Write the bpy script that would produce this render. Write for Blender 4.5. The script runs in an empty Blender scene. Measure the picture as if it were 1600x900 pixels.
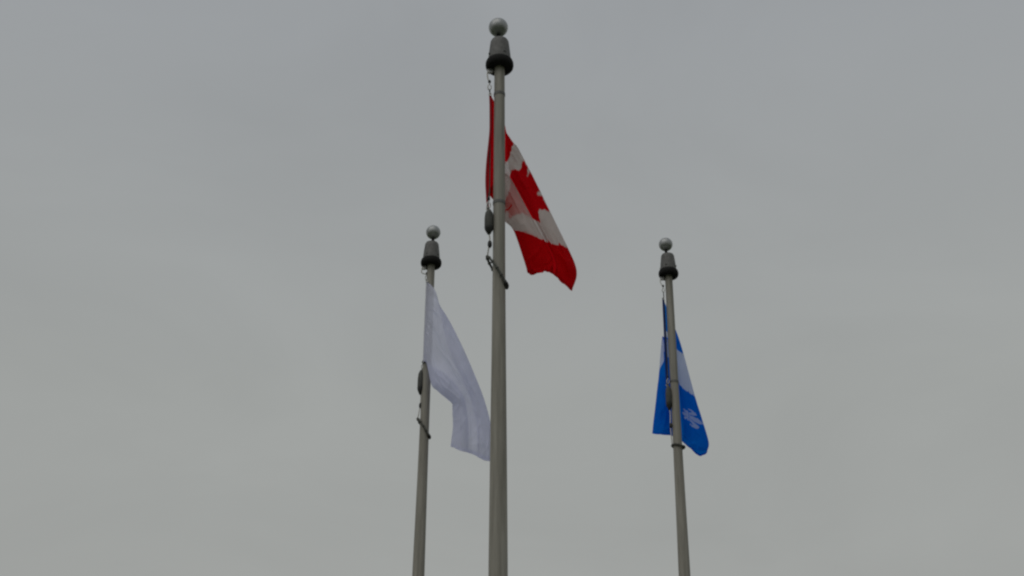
import bpy, bmesh, math, random
from mathutils import Vector, Matrix

random.seed(4)
scene = bpy.context.scene
COL = scene.collection
R = math.radians

# ------------------------------------------------------------------ camera
cam_data = bpy.data.cameras.new('camera')
cam_data.sensor_width = 36.0
cam_data.lens = 45.0
cam_data.clip_start = 0.1
cam_data.clip_end = 6000.0
cam = bpy.data.objects.new('camera', cam_data)
COL.objects.link(cam)
cam.location = (0, 0, 1.6)
cam.rotation_euler = (R(90 + 27.5), 0, 0)
scene.camera = cam

# ------------------------------------------------------------------ overcast sky
SUN_EL, SUN_AZ = R(55), R(215)          # azimuth clockwise from +Y, sun behind the photographer to the left
world = bpy.data.worlds.new('World')
scene.world = world
world.use_nodes = True
nt = world.node_tree
nt.nodes.clear()
out = nt.nodes.new('ShaderNodeOutputWorld')
bg = nt.nodes.new('ShaderNodeBackground')
sky = nt.nodes.new('ShaderNodeTexSky')
sky.sky_type = 'NISHITA'
sky.sun_disc = False
sky.sun_elevation = SUN_EL
sky.sun_rotation = SUN_AZ
sky.dust_density = 4.0
tc = nt.nodes.new('ShaderNodeTexCoord')
sep = nt.nodes.new('ShaderNodeSeparateXYZ')
nt.links.new(tc.outputs['Generated'], sep.inputs[0])
# cloud deck: greenish grey low down, a little bluer and darker towards the zenith
ramp = nt.nodes.new('ShaderNodeValToRGB')
e = ramp.color_ramp.elements
e[0].position = 0.0;  e[0].color = (3.48, 3.52, 3.34, 1)
e[1].position = 1.0;  e[1].color = (3.05, 3.25, 3.45, 1)
m1 = ramp.color_ramp.elements.new(0.38); m1.color = (3.54, 3.66, 3.54, 1)
m2 = ramp.color_ramp.elements.new(0.62); m2.color = (3.34, 3.50, 3.62, 1)
nt.links.new(sep.outputs['Z'], ramp.inputs[0])
noise = nt.nodes.new('ShaderNodeTexNoise')
noise.inputs['Scale'].default_value = 3.2
noise.inputs['Detail'].default_value = 6.0
noise.inputs['Roughness'].default_value = 0.5
noise.inputs['Distortion'].default_value = 0.6
flat = nt.nodes.new('ShaderNodeMapping')
flat.inputs['Scale'].default_value = (1.0, 1.0, 2.4)     # layered cloud: wider than tall
nt.links.new(tc.outputs['Generated'], flat.inputs[0])
nt.links.new(flat.outputs[0], noise.inputs['Vector'])
mr = nt.nodes.new('ShaderNodeMapRange')
mr.inputs['From Min'].default_value = 0.25
mr.inputs['From Max'].default_value = 0.75
mr.inputs['To Min'].default_value = 0.94
mr.inputs['To Max'].default_value = 1.045
nt.links.new(noise.outputs['Fac'], mr.inputs['Value'])
mul = nt.nodes.new('ShaderNodeMix'); mul.data_type = 'RGBA'; mul.blend_type = 'MULTIPLY'
mul.inputs['Factor'].default_value = 1.0
nt.links.new(ramp.outputs['Color'], mul.inputs['A'])
nt.links.new(mr.outputs['Result'], mul.inputs['B'])
mix = nt.nodes.new('ShaderNodeMix'); mix.data_type = 'RGBA'
mix.inputs['Factor'].default_value = 0.97      # the deck hides nearly all of the clear sky above it
nt.links.new(sky.outputs['Color'], mix.inputs['A'])
nt.links.new(mul.outputs['Result'], mix.inputs['B'])
nt.links.new(mix.outputs['Result'], bg.inputs['Color'])
bg.inputs['Strength'].default_value = 0.1
nt.links.new(bg.outputs[0], out.inputs[0])

# ------------------------------------------------------------------ veiled sun
sd = bpy.data.lights.new('sun', 'SUN')
sd.energy = 0.7
sd.angle = R(60)
sd.color = (1.0, 0.97, 0.92)
sun = bpy.data.objects.new('sun', sd)
COL.objects.link(sun)
to_sun = Vector((math.sin(SUN_AZ) * math.cos(SUN_EL), math.cos(SUN_AZ) * math.cos(SUN_EL), math.sin(SUN_EL)))
sun.rotation_euler = to_sun.to_track_quat('Z', 'Y').to_euler()
sun.location = to_sun * 60

vs = scene.view_settings
vs.view_transform = 'Standard'
vs.look = 'None'
vs.gamma = 1.0
vs.exposure = 0.0
vs.use_curve_mapping = False
scene.cycles.filter_width = 2.3


# ------------------------------------------------------------------ materials
def new_mat(name):
    m = bpy.data.materials.new(name)
    m.use_nodes = True
    n = m.node_tree.nodes
    return m, n, m.node_tree.links, n['Principled BSDF']


def metal_paint(name, c0, c1, rough=0.5, metallic=0.0, stretch=(1, 1, 1), scale=20.0, bump=0.0, spec=0.5):
    """two tones mixed by a noise (streaks where stretch is uneven) with a matching roughness variation"""
    m, n, l, p = new_mat(name)
    t = n.new('ShaderNodeTexCoord')
    mp = n.new('ShaderNodeMapping')
    mp.inputs['Scale'].default_value = stretch
    nz = n.new('ShaderNodeTexNoise')
    nz.inputs['Scale'].default_value = scale
    nz.inputs['Detail'].default_value = 6
    nz.inputs['Roughness'].default_value = 0.6
    r = n.new('ShaderNodeValToRGB')
    r.color_ramp.elements[0].position = 0.32
    r.color_ramp.elements[0].color = (*c0, 1)
    r.color_ramp.elements[1].position = 0.70
    r.color_ramp.elements[1].color = (*c1, 1)
    l.new(t.outputs['Object'], mp.inputs[0])
    l.new(mp.outputs[0], nz.inputs['Vector'])
    l.new(nz.outputs['Fac'], r.inputs[0])
    l.new(r.outputs[0], p.inputs['Base Color'])
    p.inputs['Roughness'].default_value = rough
    p.inputs['Metallic'].default_value = metallic
    p.inputs['Specular IOR Level'].default_value = spec
    if bump:
        b = n.new('ShaderNodeBump')
        b.inputs['Strength'].default_value = bump
        b.inputs['Distance'].default_value = 0.002
        l.new(nz.outputs['Fac'], b.inputs['Height'])
        l.new(b.outputs[0], p.inputs['Normal'])
    return m


def cloth_mat(name, ground, print_colour, translucency=0.35, through=0.12):
    """woven cloth: ground colour and printed colour chosen by the mesh's print attribute, thin enough to let sky through"""
    m, n, l, p = new_mat(name)
    at = n.new('ShaderNodeAttribute'); at.attribute_name = 'print'
    mx = n.new('ShaderNodeMix'); mx.data_type = 'RGBA'
    mx.inputs['A'].default_value = (*ground, 1)
    mx.inputs['B'].default_value = (*print_colour, 1)
    l.new(at.outputs['Fac'], mx.inputs['Factor'])
    uv = n.new('ShaderNodeUVMap')
    nz = n.new('ShaderNodeTexNoise')
    nz.inputs['Scale'].default_value = 9
    nz.inputs['Detail'].default_value = 5
    l.new(uv.outputs[0], nz.inputs['Vector'])
    rg = n.new('ShaderNodeMapRange')
    rg.inputs['To Min'].default_value = 0.86
    rg.inputs['To Max'].default_value = 1.08
    l.new(nz.outputs['Fac'], rg.inputs['Value'])
    ml = n.new('ShaderNodeMix'); ml.data_type = 'RGBA'; ml.blend_type = 'MULTIPLY'
    ml.inputs['Factor'].default_value = 1
    l.new(mx.outputs['Result'], ml.inputs['A'])
    l.new(rg.outputs['Result'], ml.inputs['B'])
    l.new(ml.outputs['Result'], p.inputs['Base Color'])
    p.inputs['Roughness'].default_value = 0.75
    p.inputs['Specular IOR Level'].default_value = 0.05
    p.inputs['Sheen Weight'].default_value = 0.0
    b = n.new('ShaderNodeBump')
    b.inputs['Strength'].default_value = 0.35
    b.inputs['Distance'].default_value = 0.006
    l.new(nz.outputs['Fac'], b.inputs['Height'])
    l.new(b.outputs[0], p.inputs['Normal'])
    sheer = n.new('ShaderNodeBsdfTransparent')      # light that slips straight through the thin weave
    l.new(mx.outputs['Result'], sheer.inputs['Color'])
    tr = n.new('ShaderNodeBsdfTranslucent')
    l.new(ml.outputs['Result'], tr.inputs['Color'])
    ms = n.new('ShaderNodeMixShader')
    ms.inputs[0].default_value = translucency
    l.new(p.outputs[0], ms.inputs[1])
    l.new(tr.outputs[0], ms.inputs[2])
    m2 = n.new('ShaderNodeMixShader')
    m2.inputs[0].default_value = through
    l.new(ms.outputs[0], m2.inputs[1])
    l.new(sheer.outputs[0], m2.inputs[2])
    l.new(m2.outputs[0], n['Material Output'].inputs['Surface'])
    return m


M = {
    'pole': metal_paint('weathered_aluminium', (0.20, 0.19, 0.163), (0.35, 0.332, 0.292), 0.6, 0.0, (1, 1, 0.06), 26, 0.15, 0.3),
    'truck': metal_paint('cast_grey', (0.080, 0.079, 0.077), (0.142, 0.14, 0.135), 0.6, 0.0, (1, 1, 1), 30, 0.3),
    'collar': metal_paint('black_rubber', (0.008, 0.008, 0.008), (0.014, 0.014, 0.013), 0.7, 0.0, (1, 1, 1), 40, 0.2, 0.12),
    'ball': metal_paint('dull_silver', (0.27, 0.28, 0.28), (0.41, 0.42, 0.42), 0.42, 0.65, (1, 1, 1), 16, 0.1),
    'steel': metal_paint('galvanised_steel', (0.35, 0.35, 0.34), (0.5, 0.5, 0.48), 0.4, 0.8, (1, 1, 1), 40, 0.1),
    'weight': metal_paint('dark_lead_grey', (0.045, 0.047, 0.042), (0.09, 0.09, 0.08), 0.6, 0.0, (1, 1, 1), 22, 0.3, 0.3),
    'cord': metal_paint('grimy_cord', (0.07, 0.075, 0.065), (0.13, 0.13, 0.12), 0.85, 0.0, (1, 1, 1), 120, 0.3, 0.2),
    'pale_cord': metal_paint('pale_rope', (0.5, 0.49, 0.46), (0.62, 0.6, 0.56), 0.85, 0.0, (1, 1, 1), 120, 0.3, 0.2),
    'dark': metal_paint('black_plastic', (0.015, 0.016, 0.015), (0.03, 0.03, 0.028), 0.5, 0.0, (1, 1, 1), 40, 0.1, 0.3),
    'red_cloth': cloth_mat('red_and_white_cloth', (0.72, 0.66, 0.64), (0.66, 0.002, 0.008), 0.42, 0.46),
    'white_cloth': cloth_mat('white_cloth', (0.83, 0.845, 0.995), (0.83, 0.845, 0.995), 0.48, 0.20),
    'blue_cloth': cloth_mat('blue_and_white_cloth', (0.001, 0.225, 0.84), (0.76, 0.82, 0.98), 0.50, 0.22),
    'grass': metal_paint('lawn', (0.035, 0.055, 0.018), (0.085, 0.11, 0.045), 0.9, 0.0, (1, 1, 1), 3.0, 0.0, 0.2),
    'concrete': metal_paint('concrete', (0.26, 0.25, 0.235), (0.36, 0.35, 0.33), 0.85, 0.0, (1, 1, 1), 9.0, 0.3, 0.3),
}


# ------------------------------------------------------------------ builders
def link(name, me, mat, parent=None, smooth=True):
    if mat is not None:
        me.materials.append(mat)
    if smooth:
        for p in me.polygons:
            p.use_smooth = True
    o = bpy.data.objects.new(name, me)
    COL.objects.link(o)
    o.parent = parent
    return o


def lathe(name, prof, seg=40, crease=35):
    """surface of revolution about z from (radius, z) pairs"""
    bm = bmesh.new()
    rings = []
    for r, z in prof:
        if r < 1e-5:
            rings.append([bm.verts.new((0, 0, z))])
        else:
            rings.append([bm.verts.new((r * math.cos(2 * math.pi * k / seg), r * math.sin(2 * math.pi * k / seg), z)) for k in range(seg)])
    for a, b in zip(rings, rings[1:]):
        for k in range(seg):
            j = (k + 1) % seg
            if len(a) == 1 and len(b) == 1:
                continue
            if len(a) == 1:
                bm.faces.new((a[0], b[j], b[k]))
            elif len(b) == 1:
                bm.faces.new((a[k], a[j], b[0]))
            else:
                bm.faces.new((a[k], a[j], b[j], b[k]))
    bmesh.ops.recalc_face_normals(bm, faces=bm.faces[:])
    for ed in bm.edges:
        if len(ed.link_faces) == 2 and ed.calc_face_angle(0) > R(crease):
            ed.smooth = False
    me = bpy.data.meshes.new(name)
    bm.to_mesh(me); bm.free()
    return me


def tube(name, pts, rad, seg=10, closed=False):
    """round tube along a polyline; rad is a number or one radius per point"""
    pts = [Vector(p) for p in pts]
    n = len(pts)
    rads = rad if isinstance(rad, (list, tuple)) else [rad] * n
    bm = bmesh.new()
    rings = []
    prev = None
    for i, p in enumerate(pts):
        a = pts[(i - 1) % n] if (closed or i > 0) else p
        b = pts[(i + 1) % n] if (closed or i < n - 1) else p
        t = (b - a).normalized()
        if prev is None:
            ref = Vector((0, 1, 0)) if abs(t.y) < 0.9 else Vector((1, 0, 0))
            nx = t.cross(ref).normalized()
        else:
            nx = (prev - t * prev.dot(t)).normalized()
        prev = nx
        ny = t.cross(nx)
        rings.append([bm.verts.new(p + (nx * math.cos(2 * math.pi * k / seg) + ny * math.sin(2 * math.pi * k / seg)) * rads[i]) for k in range(seg)])
    last = n if closed else n - 1
    for i in range(last):
        a, b = rings[i], rings[(i + 1) % n]
        for k in range(seg):
            j = (k + 1) % seg
            bm.faces.new((a[k], a[j], b[j], b[k]))
    if not closed:
        bm.faces.new(rings[0]); bm.faces.new(rings[-1])
    bmesh.ops.recalc_face_normals(bm, faces=bm.faces[:])
    me = bpy.data.meshes.new(name)
    bm.to_mesh(me); bm.free()
    return me


def spline(pts, per=8):
    """Catmull-Rom through the points"""
    P = [Vector(p) for p in pts]
    P = [P[0] * 2 - P[1]] + P + [P[-1] * 2 - P[-2]]
    res = []
    for i in range(1, len(P) - 2):
        for k in range(per):
            res.append(cr(P[i - 1], P[i], P[i + 1], P[i + 2], k / per))
    res.append(P[-2])
    return res


def cr(a, b, c, d, t):
    return (b * 2 + (c - a) * t + (a * 2 - b * 5 + c * 4 - d) * (t * t) + (b * 3 - a - c * 3 + d) * (t ** 3)) * 0.5


def empty(name, loc, label, cat, group=None):
    o = bpy.data.objects.new(name, None)
    COL.objects.link(o)
    o.location = loc
    o.empty_display_size = 0.2
    o['label'] = label
    o['category'] = cat
    if group:
        o['group'] = group
    return o


# ------------------------------------------------------------------ ground
def build_ground():
    bm = bmesh.new()
    n = 64
    rad = [0, 6, 14, 40, 150, 600, 2500]
    c = bm.verts.new((0, 8, 0))
    prev = None
    for r in rad[1:]:
        ring = []
        for k in range(n):
            a = 2 * math.pi * k / n
            ring.append(bm.verts.new((r * math.cos(a), 8 + r * math.sin(a), 0)))
        for k in range(n):
            j = (k + 1) % n
            if prev is None:
                bm.faces.new((c, ring[k], ring[j]))
            else:
                bm.faces.new((prev[k], ring[k], ring[j], prev[j]))
        prev = ring
    me = bpy.data.meshes.new('ground')
    bm.to_mesh(me); bm.free()
    g = link('ground', me, M['grass'])
    g['kind'] = 'structure'
    # round concrete apron the poles stand on
    me = lathe('apron', [(0, 0.02), (6.4, 0.02), (6.42, 0.0), (6.42, -0.1)], 72)
    a = link('pavement', me, M['concrete'])
    a.location = (0.3, 9.4, 0)
    a['kind'] = 'structure'


build_ground()


# ------------------------------------------------------------------ flagpoles
TAPER = [(0.0, 0.035), (1.5, 0.0392), (2.1, 0.0432), (2.8, 0.0493), (3.4, 0.0535), (4.6, 0.0585), (5.8, 0.0605)]


def radius_below(t):
    for (a, ra), (b, rb) in zip(TAPER, TAPER[1:]):
        if t <= b:
            return ra + (rb - ra) * (t - a) / (b - a)
    return TAPER[-1][1]


def ball_profile(r, zc, n=20):
    return [(r * math.sin(math.pi * i / n), zc - r * math.cos(math.pi * i / n)) for i in range(n + 1)]


def ring_path(cx, cz, half_w, drop, half_d, n=40, cy=0.0):
    """loop round the shaft whose left side hangs `drop` above the middle and whose right side hangs it below"""
    return [(cx + half_w * math.cos(a), cy + half_d * math.sin(a), cz - drop * math.cos(a)) for a in
            [2 * math.pi * k / n for k in range(n)]]


def flagpole(base, rim_z, tilt, label, hw, finial_shift):
    """hw: heights (metres above the ground) of the halyard fittings of this pole"""
    root = empty('flagpole', base, label, 'flagpole', 'grey flagpoles with ball tops')
    root.rotation_euler = (0, R(tilt), 0)
    top = rim_z - 0.02
    prof = [(0, top), (radius_below(0), top)]
    t = 0.0
    while t < top - 0.03:
        prof.append((radius_below(t), top - t)); t += 0.2
    prof += [(radius_below(top), 0.03), (0, 0.03)]
    link('shaft', lathe('shaft', prof[1:], 48), M['pole'], root)
    link('base_collar', lathe('base_collar', [(0.0612, 0.16), (0.075, 0.15), (0.12, 0.06), (0.15, 0.045), (0.155, 0.021), (0.0612, 0.021)], 48), M['truck'], root)

    # truck: tapered cup on a flared dark collar
    tr = link('truck', lathe('truck', [(0.0, rim_z + 0.016), (0.0755, rim_z + 0.016), (0.0785, rim_z + 0.030), (0.0765, rim_z + 0.060), (0.0715, rim_z + 0.115),
                                       (0.0655, rim_z + 0.168), (0.0625, rim_z + 0.192), (0.056, rim_z + 0.206), (0.046, rim_z + 0.212), (0, rim_z + 0.214)], 48), M['truck'], root)
    link('collar', lathe('collar', [(0.0365, rim_z - 0.026), (0.070, rim_z - 0.034), (0.084, rim_z - 0.032), (0.0925, rim_z - 0.020), (0.0955, rim_z - 0.004),
                                    (0.0945, rim_z + 0.014), (0.089, rim_z + 0.030), (0.080, rim_z + 0.038), (0.0790, rim_z + 0.028)], 48, 60), M['collar'], tr)
    # set screws round the cup
    for k in range(4):
        a = R(35 + 90 * k + tilt * 60)
        b = link('set_screw', lathe('set_screw', [(0.0085, 0), (0.0085, 0.005), (0.006, 0.007), (0, 0.007)], 8), M['truck'], tr)
        b.location = (0.0752 * math.cos(a), 0.0752 * math.sin(a), rim_z + 0.072)
        b.rotation_euler = (0, R(90), a)
    # pulley under the collar where the halyard leaves the truck
    px = -0.062
    me = lathe('pulley', [(0, -0.009), (0.021, -0.009), (0.023, -0.007), (0.017, 0), (0.023, 0.007), (0.021, 0.009), (0, 0.009)], 24)
    pu = link('pulley', me, M['steel'], tr)
    pu.location = (px, 0, rim_z - 0.046)
    pu.rotation_euler = (R(90), 0, 0)
    # ball on a short spindle
    fx = finial_shift
    bz = rim_z + 0.323
    ball = link('ball_finial', lathe('ball_finial', ball_profile(0.0665, 0), 48), M['ball'], root)
    ball.location = (fx, 0, bz)
    sp = link('spindle', lathe('spindle', [(0.030, -0.112), (0.027, -0.104), (0.014, -0.098), (0.013, -0.062), (0, -0.062)], 24), M['collar'], ball)

    hx, hy = hw['x'], hw['y']
    # halyard from the pulley to the flag's upper hook
    link('halyard', tube('halyard', spline([(px - 0.018, 0, rim_z - 0.046), (px - 0.019, hy * 0.5, rim_z - 0.10), (hx, hy, hw['hook_top'] + 0.02)]), 0.0045), M['pale_cord'], root)
    for z in (hw['hook_top'], hw['hook_low']):
        # snap hook: eye, body and gate
        path = [(hx, hy, z + 0.03)]
        for k in range(15):
            a = math.pi / 2 + 2 * math.pi * k / 15 * 0.93
            path.append((hx + 0.011 * math.cos(a), hy, z - 0.012 + 0.022 * math.sin(a)))
        hk = link('snap_hook', tube('snap_hook', path, 0.0042, 8), M['steel'], root)
        link('swivel', lathe('swivel', [(0, 0.022), (0.008, 0.024), (0.010, 0.032), (0.008, 0.042), (0, 0.044)], 16), M['dark'], hk).location = (hx, hy, z)
    # halyard runs on along the hoist to the counterweight
    wx, wt, wb = hw['weight']
    link('halyard', tube('halyard', spline([(hx, hy, hw['hook_top'] - 0.03), (hx + 0.004, hy + 0.02, hw['hook_top'] - 0.09), (hx + 0.006, hy + 0.028, (hw['hook_top'] + hw['hook_low']) / 2), (hx + 0.004, hy + 0.02, hw['hook_low'] + 0.10), (hx, hy, hw['hook_low'] + 0.04)]), 0.0045), M['cord'], root)
    link('halyard', tube('halyard', spline([(hx, hy, hw['hook_low'] - 0.03), (wx, hy, wt - 0.005)]), 0.0045), M['cord'], root)
    h = wt - wb
    cw = link('counterweight', lathe('counterweight', [(0, 0), (0.010, -0.002), (0.015, -h * 0.06), (0.0245, -h * 0.16), (0.0285, -h * 0.36), (0.0285, -h * 0.66), (0.025, -h * 0.80),
                                                       (0.015, -h * 0.90), (0.009, -h * 0.97), (0, -h)], 28, 60), M['weight'], root)
    cw.location = (wx, hy, wt)
    link('end_cap', lathe('end_cap', [(0.0285, -h * 0.70), (0.0292, -h * 0.72), (0.0262, -h * 0.82), (0.016, -h * 0.925), (0.010, -h * 0.99), (0, -h * 1.02)], 28, 60), M['dark'], cw)
    # retainer loop hanging round the shaft, joined to the weight by a link
    cx, cz, half_w, drop, half_d = hw['ring']
    rg = link('retainer_ring', tube('retainer_ring', ring_path(cx, cz, half_w, drop, half_d), 0.0075, 10, True), M['cord'], root)
    # beads threaded on the loop
    n = 14
    for k in range(n):
        a = 2 * math.pi * (k + 0.5) / n
        b = link('bead', BEAD, None, rg)
        b.location = (cx + half_w * math.cos(a), half_d * math.sin(a), cz - drop * math.cos(a))
    # clasp at the low end
    a0 = -0.62
    cl = [(cx + half_w * math.cos(a), half_d * math.sin(a) - 0.004, cz - drop * math.cos(a)) for a in [a0 + 0.11 * k for k in range(7)]]
    link('clasp', tube('clasp', cl, [0.008, 0.0125, 0.0135, 0.0135, 0.0135, 0.0125, 0.008], 12), M['dark'], rg)
    lx = cx - half_w
    lz = cz + drop
    link('link_chain', tube('link_chain', spline([(wx, hy, wb + 0.005), (wx + 0.006, hy, wb - 0.03), (wx + 0.002, hy, (wb + lz) / 2), (lx, 0.0, lz)]), 0.0045), M['pale_cord'], root)
    tg = link('toggle', lathe('toggle', [(0, 0.026), (0.008, 0.022), (0.0135, 0.010), (0.0135, -0.012), (0.008, -0.024), (0, -0.028)], 16), M['dark'], root)
    tg.location = (wx + 0.006, hy, wb + (lz - wb) * 0.45)
    # thin band round the shaft at the flag's lower hook
    for z in hw['bands']:
        rr = radius_below(top - z)
        link('band', lathe('band', [(rr + 0.0004, z - 0.012), (rr + 0.003, z - 0.010), (rr + 0.003, z + 0.010), (rr + 0.0004, z + 0.012)], 40), M['truck'], root)
    return root


BEAD = lathe('bead', ball_profile(0.0115, 0, 8), 12)
BEAD.materials.append(M['weight'])
for _p in BEAD.polygons:
    _p.use_smooth = True

# local x is measured from the shaft's axis
flagpole((-0.069, 7.0, 0), 6.946, -0.127, 'nearest and thickest grey flagpole, carrying the red and white leaf flag',
         dict(x=-0.067, y=-0.015, hook_top=6.765, hook_low=5.845, weight=(-0.064, 5.80, 5.617), ring=(-0.012, 5.355, 0.062, 0.105, 0.058), bands=(6.70, 5.852)), -0.009)
flagpole((-0.787, 10.25, 0), 7.192, 0.397, 'grey flagpole behind the plain white flag, at the left',
         dict(x=-0.036, y=-0.005, hook_top=7.05, hook_low=6.17, weight=(-0.047, 6.125, 5.893), ring=(-0.006, 5.585, 0.055, 0.085, 0.055), bands=(6.19,)), 0.008)
flagpole((1.427, 10.8, 0), 7.374, 0.545, 'grey flagpole at the right, in front of the blue and white flag',
         dict(x=-0.060, y=-0.02, hook_top=7.20, hook_low=6.26, weight=(-0.060, 6.206, 5.967), ring=(0.004, 5.625, 0.052, 0.010, 0.052), bands=(6.25,)), -0.012)

# ------------------------------------------------------------------ flags
# control sheets, metres from each flag's upper hoist corner: (x, y, z, u along the fly, v down the hoist);
# rows run from the hoist to the fly end, columns from the top edge to the bottom edge
RED_SHEET = [
 [(0.004,0.000,0.042,0,0), (0.009,0.000,-0.101,0,0.15), (0.009,0.000,-0.241,0,0.3), (0.002,0.000,-0.352,0,0.42), (-0.007,0.000,-0.462,0,0.54), (-0.013,0.000,-0.570,0,0.66), (-0.014,0.000,-0.668,0,0.77), (-0.008,0.000,-0.783,0,0.9), (-0.004,0.000,-0.870,0,1)],
 [(0.102,0.150,-0.106,0.1,0), (0.098,0.132,-0.140,0.1,0.15), (0.090,0.105,-0.207,0.1,0.3), (0.068,0.090,-0.331,0.1,0.42), (0.045,0.096,-0.453,0.1,0.54), (0.022,0.087,-0.583,0.1,0.66), (0.002,0.099,-0.680,0.1,0.77), (0.003,0.075,-0.696,0.1,0.9), (0.004,0.078,-0.686,0.1,1)],
 [(0.123,0.280,-0.302,0.25,0), (0.149,0.232,-0.241,0.25,0.15), (0.161,0.160,-0.246,0.25,0.3), (0.132,0.120,-0.376,0.25,0.42), (0.097,0.136,-0.493,0.25,0.54), (0.063,0.112,-0.633,0.25,0.66), (0.035,0.144,-0.712,0.25,0.77), (0.066,0.080,-0.645,0.25,0.9), (0.093,0.088,-0.542,0.25,1)],
 [(0.153,0.330,-0.418,0.33,0), (0.199,0.270,-0.349,0.33,0.15), (0.223,0.180,-0.349,0.33,0.3), (0.184,0.130,-0.472,0.33,0.42), (0.135,0.150,-0.572,0.33,0.54), (0.088,0.120,-0.702,0.33,0.66), (0.050,0.160,-0.764,0.33,0.77), (0.101,0.080,-0.695,0.33,0.9), (0.147,0.090,-0.582,0.33,1)],
 [(0.267,0.330,-0.670,0.63,0), (0.337,0.270,-0.669,0.63,0.15), (0.372,0.180,-0.704,0.63,0.3), (0.312,0.130,-0.765,0.63,0.42), (0.237,0.150,-0.792,0.63,0.54), (0.163,0.120,-0.849,0.63,0.66), (0.104,0.160,-0.856,0.63,0.77), (0.184,0.080,-0.862,0.63,0.9), (0.255,0.090,-0.818,0.63,1)],
 [(0.375,0.320,-0.914,0.75,0), (0.463,0.260,-0.984,0.75,0.15), (0.507,0.170,-1.045,0.75,0.3), (0.430,0.120,-1.057,0.75,0.42), (0.335,0.140,-0.993,0.75,0.54), (0.238,0.110,-0.973,0.75,0.66), (0.162,0.150,-0.934,0.75,0.77), (0.265,0.070,-1.003,0.75,0.9), (0.357,0.080,-1.044,0.75,1)],
 [(0.431,0.290,-1.087,0.9,0), (0.517,0.230,-1.156,0.9,0.15), (0.559,0.140,-1.229,0.9,0.3), (0.484,0.090,-1.218,0.9,0.42), (0.391,0.110,-1.175,0.9,0.54), (0.296,0.080,-1.184,0.9,0.66), (0.223,0.120,-1.153,0.9,0.77), (0.322,0.040,-1.209,0.9,0.9), (0.412,0.050,-1.215,0.9,1)],
 [(0.424,0.280,-1.190,1,0), (0.494,0.220,-1.292,1,0.15), (0.527,0.130,-1.376,1,0.3), (0.465,0.080,-1.344,1,0.42), (0.390,0.100,-1.265,1,0.54), (0.311,0.070,-1.284,1,0.66), (0.251,0.110,-1.264,1,0.77), (0.332,0.030,-1.305,1,0.9), (0.407,0.040,-1.310,1,1)],
]
WHITE_SHEET = [
 [(-0.004,0.000,0.002,0,0), (-0.005,0.000,-0.081,0,0.1), (-0.005,0.000,-0.179,0,0.22), (-0.006,0.000,-0.293,0,0.36), (-0.006,0.000,-0.406,0,0.5), (-0.007,0.000,-0.518,0,0.64), (-0.007,0.000,-0.629,0,0.78), (-0.007,0.000,-0.723,0,0.9), (-0.008,0.000,-0.801,0,1)],
 [(0.087,-0.035,-0.145,0.11,0), (0.084,-0.053,-0.190,0.11,0.1), (0.077,-0.075,-0.265,0.11,0.22), (0.063,-0.090,-0.392,0.11,0.36), (0.047,-0.083,-0.506,0.11,0.5), (0.033,-0.090,-0.626,0.11,0.64), (0.017,-0.075,-0.735,0.11,0.78), (0.007,-0.053,-0.783,0.11,0.9), (0.002,-0.040,-0.812,0.11,1)],
 [(0.167,-0.020,-0.517,0.25,0), (0.190,-0.055,-0.437,0.25,0.1), (0.199,-0.100,-0.433,0.25,0.22), (0.167,-0.130,-0.600,0.25,0.36), (0.134,-0.115,-0.743,0.25,0.5), (0.102,-0.130,-0.899,0.25,0.64), (0.068,-0.100,-1.033,0.25,0.78), (0.074,-0.055,-0.975,0.25,0.9), (0.091,-0.030,-0.874,0.25,1)],
 [(0.258,0.010,-0.790,0.4,0), (0.308,-0.046,-0.715,0.4,0.1), (0.331,-0.118,-0.706,0.4,0.22), (0.284,-0.166,-0.834,0.4,0.36), (0.233,-0.142,-0.928,0.4,0.5), (0.186,-0.166,-1.043,0.4,0.64), (0.135,-0.118,-1.126,0.4,0.78), (0.155,-0.046,-1.042,0.4,0.9), (0.197,-0.006,-0.930,0.4,1)],
 [(0.363,0.050,-1.004,0.55,0), (0.418,-0.020,-0.968,0.55,0.1), (0.445,-0.110,-0.977,0.55,0.22), (0.397,-0.170,-1.066,0.55,0.36), (0.346,-0.140,-1.115,0.55,0.5), (0.299,-0.170,-1.189,0.55,0.64), (0.247,-0.110,-1.226,0.55,0.78), (0.272,-0.020,-1.152,0.55,0.9), (0.319,0.030,-1.068,0.55,1)],
 [(0.420,0.070,-1.157,0.7,0), (0.494,0.000,-1.170,0.7,0.1), (0.529,-0.090,-1.200,0.7,0.22), (0.463,-0.150,-1.239,0.7,0.36), (0.394,-0.120,-1.242,0.7,0.5), (0.328,-0.150,-1.269,0.7,0.64), (0.257,-0.090,-1.259,0.7,0.78), (0.294,0.000,-1.213,0.7,0.9), (0.361,0.050,-1.178,0.7,1)],
 [(0.463,0.080,-1.377,0.85,0), (0.550,0.010,-1.413,0.85,0.1), (0.591,-0.080,-1.452,0.85,0.22), (0.511,-0.140,-1.467,0.85,0.36), (0.430,-0.110,-1.447,0.85,0.5), (0.350,-0.140,-1.450,0.85,0.64), (0.266,-0.080,-1.418,0.85,0.78), (0.311,0.010,-1.388,0.85,0.9), (0.391,0.060,-1.377,0.85,1)],
 [(0.472,0.080,-1.646,1,0), (0.569,0.010,-1.706,1,0.1), (0.615,-0.080,-1.748,1,0.22), (0.525,-0.140,-1.749,1,0.36), (0.433,-0.110,-1.688,1,0.5), (0.343,-0.140,-1.673,1,0.64), (0.248,-0.080,-1.607,1,0.78), (0.300,0.010,-1.603,1,0.9), (0.390,0.060,-1.610,1,1)],
]
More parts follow.
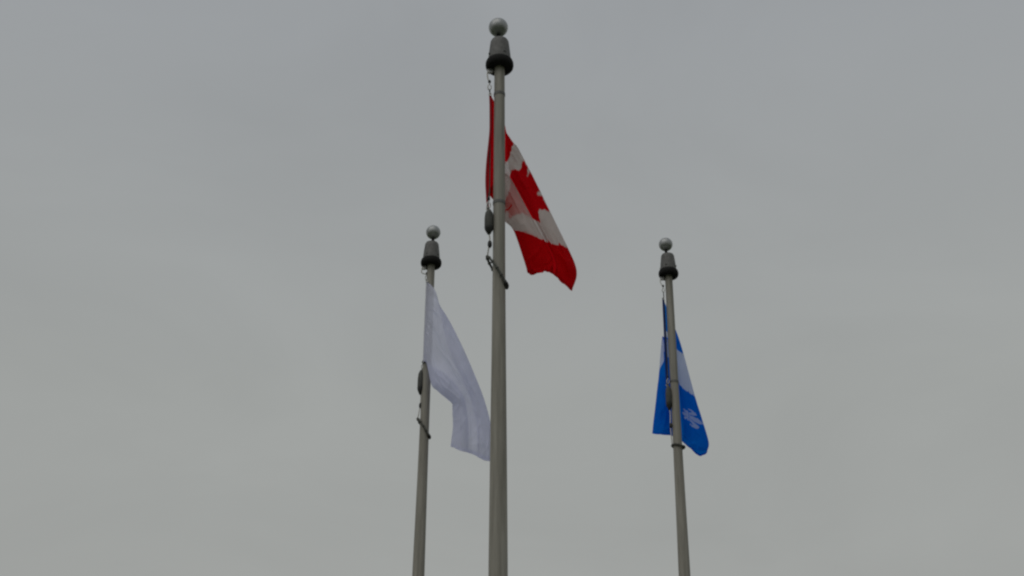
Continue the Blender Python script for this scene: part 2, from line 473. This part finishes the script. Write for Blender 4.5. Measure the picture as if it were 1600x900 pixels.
BLUE_SHEET = [
 [(-0.001,0.000,-0.013,0,0), (-0.003,0.000,-0.097,0,0.09), (-0.004,0.000,-0.172,0,0.17), (-0.005,0.000,-0.264,0,0.27), (-0.007,0.000,-0.402,0,0.42), (-0.010,0.000,-0.547,0,0.58), (-0.011,0.000,-0.619,0,0.66), (-0.012,0.000,-0.690,0,0.74), (-0.014,0.000,-0.806,0,0.87), (-0.016,0.000,-0.920,0,1)],
 [(0.063,0.136,-0.114,0.12,0), (0.059,0.115,-0.132,0.12,0.09), (0.052,0.088,-0.161,0.12,0.17), (0.038,0.070,-0.240,0.12,0.27), (0.023,0.076,-0.324,0.12,0.42), (0.011,0.076,-0.397,0.12,0.58), (0.001,0.070,-0.452,0.12,0.66), (-0.005,0.091,-0.493,0.12,0.74), (-0.008,0.115,-0.514,0.12,0.87), (-0.011,0.130,-0.534,0.12,1)],
 [(0.105,0.266,-0.281,0.28,0), (0.125,0.210,-0.290,0.28,0.09), (0.128,0.138,-0.315,0.28,0.17), (0.086,0.090,-0.360,0.28,0.27), (0.053,0.106,-0.376,0.28,0.42), (0.037,0.106,-0.386,0.28,0.58), (0.009,0.090,-0.410,0.28,0.66), (-0.007,0.146,-0.399,0.28,0.74), (0.017,0.210,-0.358,0.28,0.87), (0.044,0.250,-0.326,0.28,1)],
 [(0.112,0.288,-0.391,0.41,0), (0.159,0.225,-0.465,0.41,0.09), (0.178,0.144,-0.527,0.41,0.17), (0.117,0.090,-0.509,0.41,0.27), (0.069,0.108,-0.461,0.41,0.42), (0.054,0.108,-0.449,0.51,0.58), (0.013,0.090,-0.427,0.51,0.66), (-0.014,0.153,-0.370,0.41,0.74), (0.035,0.225,-0.367,0.41,0.87), (0.090,0.270,-0.384,0.41,1)],
 [(0.139,0.310,-0.784,0.59,0), (0.221,0.240,-0.883,0.59,0.09), (0.259,0.150,-0.959,0.59,0.17), (0.161,0.090,-0.918,0.59,0.27), (0.082,0.110,-0.848,0.59,0.42), (0.056,0.110,-0.829,0.69,0.58), (-0.010,0.090,-0.790,0.69,0.66), (-0.059,0.160,-0.716,0.59,0.74), (0.016,0.240,-0.729,0.59,0.87), (0.104,0.290,-0.768,0.59,1)],
 [(0.151,0.310,-1.002,0.75,0), (0.258,0.240,-1.104,0.75,0.09), (0.308,0.150,-1.180,0.75,0.17), (0.187,0.090,-1.134,0.75,0.27), (0.086,0.110,-1.060,0.75,0.42), (0.054,0.110,-1.040,0.75,0.58), (-0.029,0.090,-0.998,0.75,0.66), (-0.093,0.160,-0.922,0.75,0.74), (-0.002,0.240,-0.940,0.75,0.87), (0.107,0.290,-0.984,0.75,1)],
 [(0.155,0.310,-1.244,0.9,0), (0.285,0.240,-1.365,0.9,0.09), (0.352,0.150,-1.398,0.9,0.17), (0.205,0.090,-1.384,0.9,0.27), (0.084,0.110,-1.289,0.9,0.42), (0.045,0.110,-1.265,0.9,0.58), (-0.056,0.090,-1.240,0.9,0.66), (-0.136,0.160,-1.182,0.9,0.74), (-0.027,0.240,-1.184,0.9,0.87), (0.104,0.290,-1.216,0.9,1)],
 [(0.139,0.310,-1.323,1,0), (0.265,0.240,-1.497,1,0.09), (0.333,0.150,-1.490,1,0.17), (0.186,0.090,-1.495,1,0.27), (0.067,0.110,-1.366,1,0.42), (0.028,0.110,-1.360,1,0.58), (-0.074,0.090,-1.353,1,0.66), (-0.154,0.160,-1.313,1,0.74), (-0.045,0.240,-1.297,1,0.87), (0.087,0.290,-1.297,1,1)],
]


LEAF_HALF = [(0.0, 0.075), (0.066, 0.205), (0.083, 0.215), (0.158, 0.175), (0.122, 0.362), (0.140, 0.372), (0.228, 0.275), (0.246, 0.322),
             (0.352, 0.300), (0.318, 0.402), (0.330, 0.420), (0.418, 0.462), (0.238, 0.618), (0.232, 0.640), (0.252, 0.702), (0.030, 0.672), (0.018, 0.685), (0.024, 0.905), (0.0, 0.905)]
LEAF = LEAF_HALF + [(-x, y) for x, y in reversed(LEAF_HALF)]
LILY = [[(0, 0), (.05, .09), (.045, .15), (.02, .21), (-.02, .21), (-.045, .15), (-.05, .09)],
        [(-.10, .225), (.10, .225), (.10, .26), (-.10, .26)],
        [(-.025, .26), (.025, .26), (.035, .33), (0, .38), (-.035, .33)]]
for _side in ([(.03, .21), (.07, .14), (.11, .10), (.16, .11), (.185, .16), (.165, .21), (.13, .215), (.145, .18), (.125, .155), (.10, .17), (.075, .21)],
              [(.035, .265), (.07, .265), (.11, .31), (.09, .335), (.05, .31)]):
    LILY += [_side, [(-x, y) for x, y in _side]]


def inside(x, y, poly):
    c = False
    j = len(poly) - 1
    for i in range(len(poly)):
        xi, yi = poly[i]; xj, yj = poly[j]
        if (yi > y) != (yj > y) and x < (xj - xi) * (y - yi) / (yj - yi) + xi:
            c = not c
        j = i
    return c


def print_leaf(u, v):
    if u < 0.25 or u > 0.75:
        return 1.0
    return 1.0 if inside((u - 0.5) * 2 / 0.88, v, LEAF) else 0.0


def print_cross(u, v):
    if abs(u - 0.5) < 0.09 or abs(v - 0.5) < 0.08:
        return 1.0
    cu = 0.22 if u < 0.5 else 0.78
    cv = 0.265 if v < 0.5 else 0.87
    x, y = (u - cu) * 3.2, (v - cv) * 2.05 + 0.19
    return 0.75 if any(inside(x, y, p) for p in LILY) else 0.0


def print_plain(u, v):
    return 0.0


def catmull_grid(G, nu, nv):
    """dense (x, y, z, u, v) samples of a control sheet"""
    ni, nj = len(G), len(G[0])

    def along(seq, t):
        n = len(seq)
        i = min(int(t), n - 2)
        f = t - i
        b, c = seq[i], seq[i + 1]
        a = seq[i - 1] if i > 0 else b * 2 - c
        d = seq[i + 2] if i + 2 < n else c * 2 - b
        q = cr(a, b, c, d, f)
        lin = b + (c - b) * f
        q[3], q[4] = lin[3], lin[4]
        return q
    rows = [[along([Vector(p) for p in r], (nj - 1) * k / nv) for k in range(nv + 1)] for r in G]
    res = []
    for i in range(nu + 1):
        t = (ni - 1) * i / nu
        res.append([along([rows[a][k] for a in range(ni)], t) for k in range(nv + 1)])
    return res


def flag(origin, grid, mat, printer, label, seed, heading_mat, wrinkle=0.008, crease=0.011, nu=250, nv=190):
    rnd = random.Random(seed)
    root = empty('flag', origin, label, 'flag', 'flags hanging limp from the flagpoles')
    S = catmull_grid(grid, nu, nv)
    waves = [(rnd.uniform(0.6, 2.2), rnd.uniform(2.0, 6.5), rnd.uniform(0, 6.28), rnd.uniform(0.3, 1.0)) for _ in range(5)]
    waves += [(rnd.uniform(4, 7), rnd.uniform(-4, 4), rnd.uniform(0, 6.28), rnd.uniform(0.12, 0.35)) for _ in range(4)]
    folds = [(rnd.uniform(-1.6, 1.6), rnd.uniform(4.0, 11.0), rnd.uniform(0, 6.28), rnd.uniform(0.5, 1.0), rnd.uniform(0.5, 3.0), rnd.uniform(0, 6.28)) for _ in range(4)]
    folds += [(rnd.uniform(5, 9), rnd.uniform(-7, 7), rnd.uniform(0, 6.28), rnd.uniform(0.25, 0.5), rnd.uniform(1.0, 3.0), rnd.uniform(0, 6.28)) for _ in range(3)]
    verts, faces, prn, uvs = [], [], [], []
    for i in range(nu + 1):
        for k in range(nv + 1):
            q = S[i][k]
            u, v = q[3], q[4]
            w = sum(a * math.sin(6.283 * (fu * i / nu + fv * k / nv) + ph) for fu, fv, ph, a in waves) / 2.2
            env = min(1.0, (i / nu) / 0.16)
            # sharp pinched creases that come and go along their length
            c = 0.0
            for fu, fv, ph, a, mf, mp in folds:
                c += a * (1 - abs(math.sin(3.1416 * (fu * i / nu + fv * k / nv) + ph))) ** 4 * max(0.0, math.sin(6.283 * mf * (i / nu + 0.37 * k / nv) + mp))
            d = (wrinkle * w - crease * c) * env
            verts.append((q[0] + 0.25 * d, q[1] + d, q[2] - 0.25 * d))
            prn.append(printer(u + 0.012 * c * env, v + 0.008 * w * env))     # cloth taken up by the creases
            uvs.append((u * 2, v))
    W = nv + 1
    for i in range(nu):
        for k in range(nv):
            faces.append((i * W + k, (i + 1) * W + k, (i + 1) * W + k + 1, i * W + k + 1))
    me = bpy.data.meshes.new('cloth')
    me.from_pydata(verts, [], faces)
    at = me.attributes.new('print', 'FLOAT', 'POINT')
    at.data.foreach_set('value', prn)
    ul = me.uv_layers.new(name='UVMap')
    for lp in me.loops:
        ul.data[lp.index].uv = uvs[lp.vertex_index]
    cloth = link('cloth', me, mat, root)
    # hems: the cloth turned back and stitched along the two long edges and the fly end; sleeve and grommets along the hoist
    for name, cells in (('fly_hem', [(i, k) for i in range(nu - 5, nu) for k in range(nv)]),
                        ('long_hem', [(i, k) for i in range(4, nu - 5) for k in range(3)]),
                        ('long_hem', [(i, k) for i in range(4, nu - 5) for k in range(nv - 3, nv)])):
        idx, hv, hp, hf = {}, [], [], []
        for i, k in cells:
            f = []
            for a in (i * W + k, (i + 1) * W + k, (i + 1) * W + k + 1, i * W + k + 1):
                if a not in idx:
                    idx[a] = len(hv)
                    nrm = me.vertices[a].normal
                    hv.append(Vector(verts[a]) + nrm * 0.0016)
                    hp.append(prn[a])
                f.append(idx[a])
            hf.append(f)
        hm = bpy.data.meshes.new(name)
        hm.from_pydata(hv, [], hf)
        ha = hm.attributes.new('print', 'FLOAT', 'POINT')
        ha.data.foreach_set('value', hp)
        hm.uv_layers.new(name='UVMap')
        link(name, hm, mat, cloth)
    hoist = [verts[k] for k in range(0, nv + 1, 5)]
    link('heading', tube('heading', hoist, 0.008, 8), heading_mat, root)
    for k in (2, nv - 2):
        gr = link('grommet', lathe('grommet', [(0.006, -0.003), (0.011, -0.0035), (0.012, 0), (0.011, 0.0035), (0.006, 0.003), (0.006, -0.003)], 16), M['steel'], root)
        gr.location = Vector(verts[k]) + Vector((0, -0.010, 0))
        gr.rotation_euler = (R(90), 0, 0)
    return root


RED_HEAD = metal_paint('red_webbing', (0.26, 0.006, 0.012), (0.36, 0.012, 0.02), 0.85, 0, (1, 1, 1), 60, 0, 0.2)
WHITE_HEAD = metal_paint('white_webbing', (0.50, 0.51, 0.58), (0.58, 0.59, 0.66), 0.85, 0, (1, 1, 1), 60, 0, 0.2)
BLUE_HEAD = metal_paint('blue_webbing', (0.004, 0.02, 0.12), (0.006, 0.03, 0.18), 0.85, 0, (1, 1, 1), 60, 0, 0.2)

flag((-0.150, 7.0, 6.668), RED_SHEET, M['red_cloth'], print_leaf,
     'red and white flag with a red maple leaf hanging from the nearest pole', 3, RED_HEAD, 0.010, 0.020)
flag((-0.764, 10.22, 6.99), WHITE_SHEET, M['white_cloth'], print_plain,
     'plain white flag drooping from the left pole', 8, WHITE_HEAD)
flag((1.432, 10.8, 7.126), BLUE_SHEET, M['blue_cloth'], print_cross,
     'blue flag with white cross and lily emblem folded behind the right pole', 5, BLUE_HEAD)
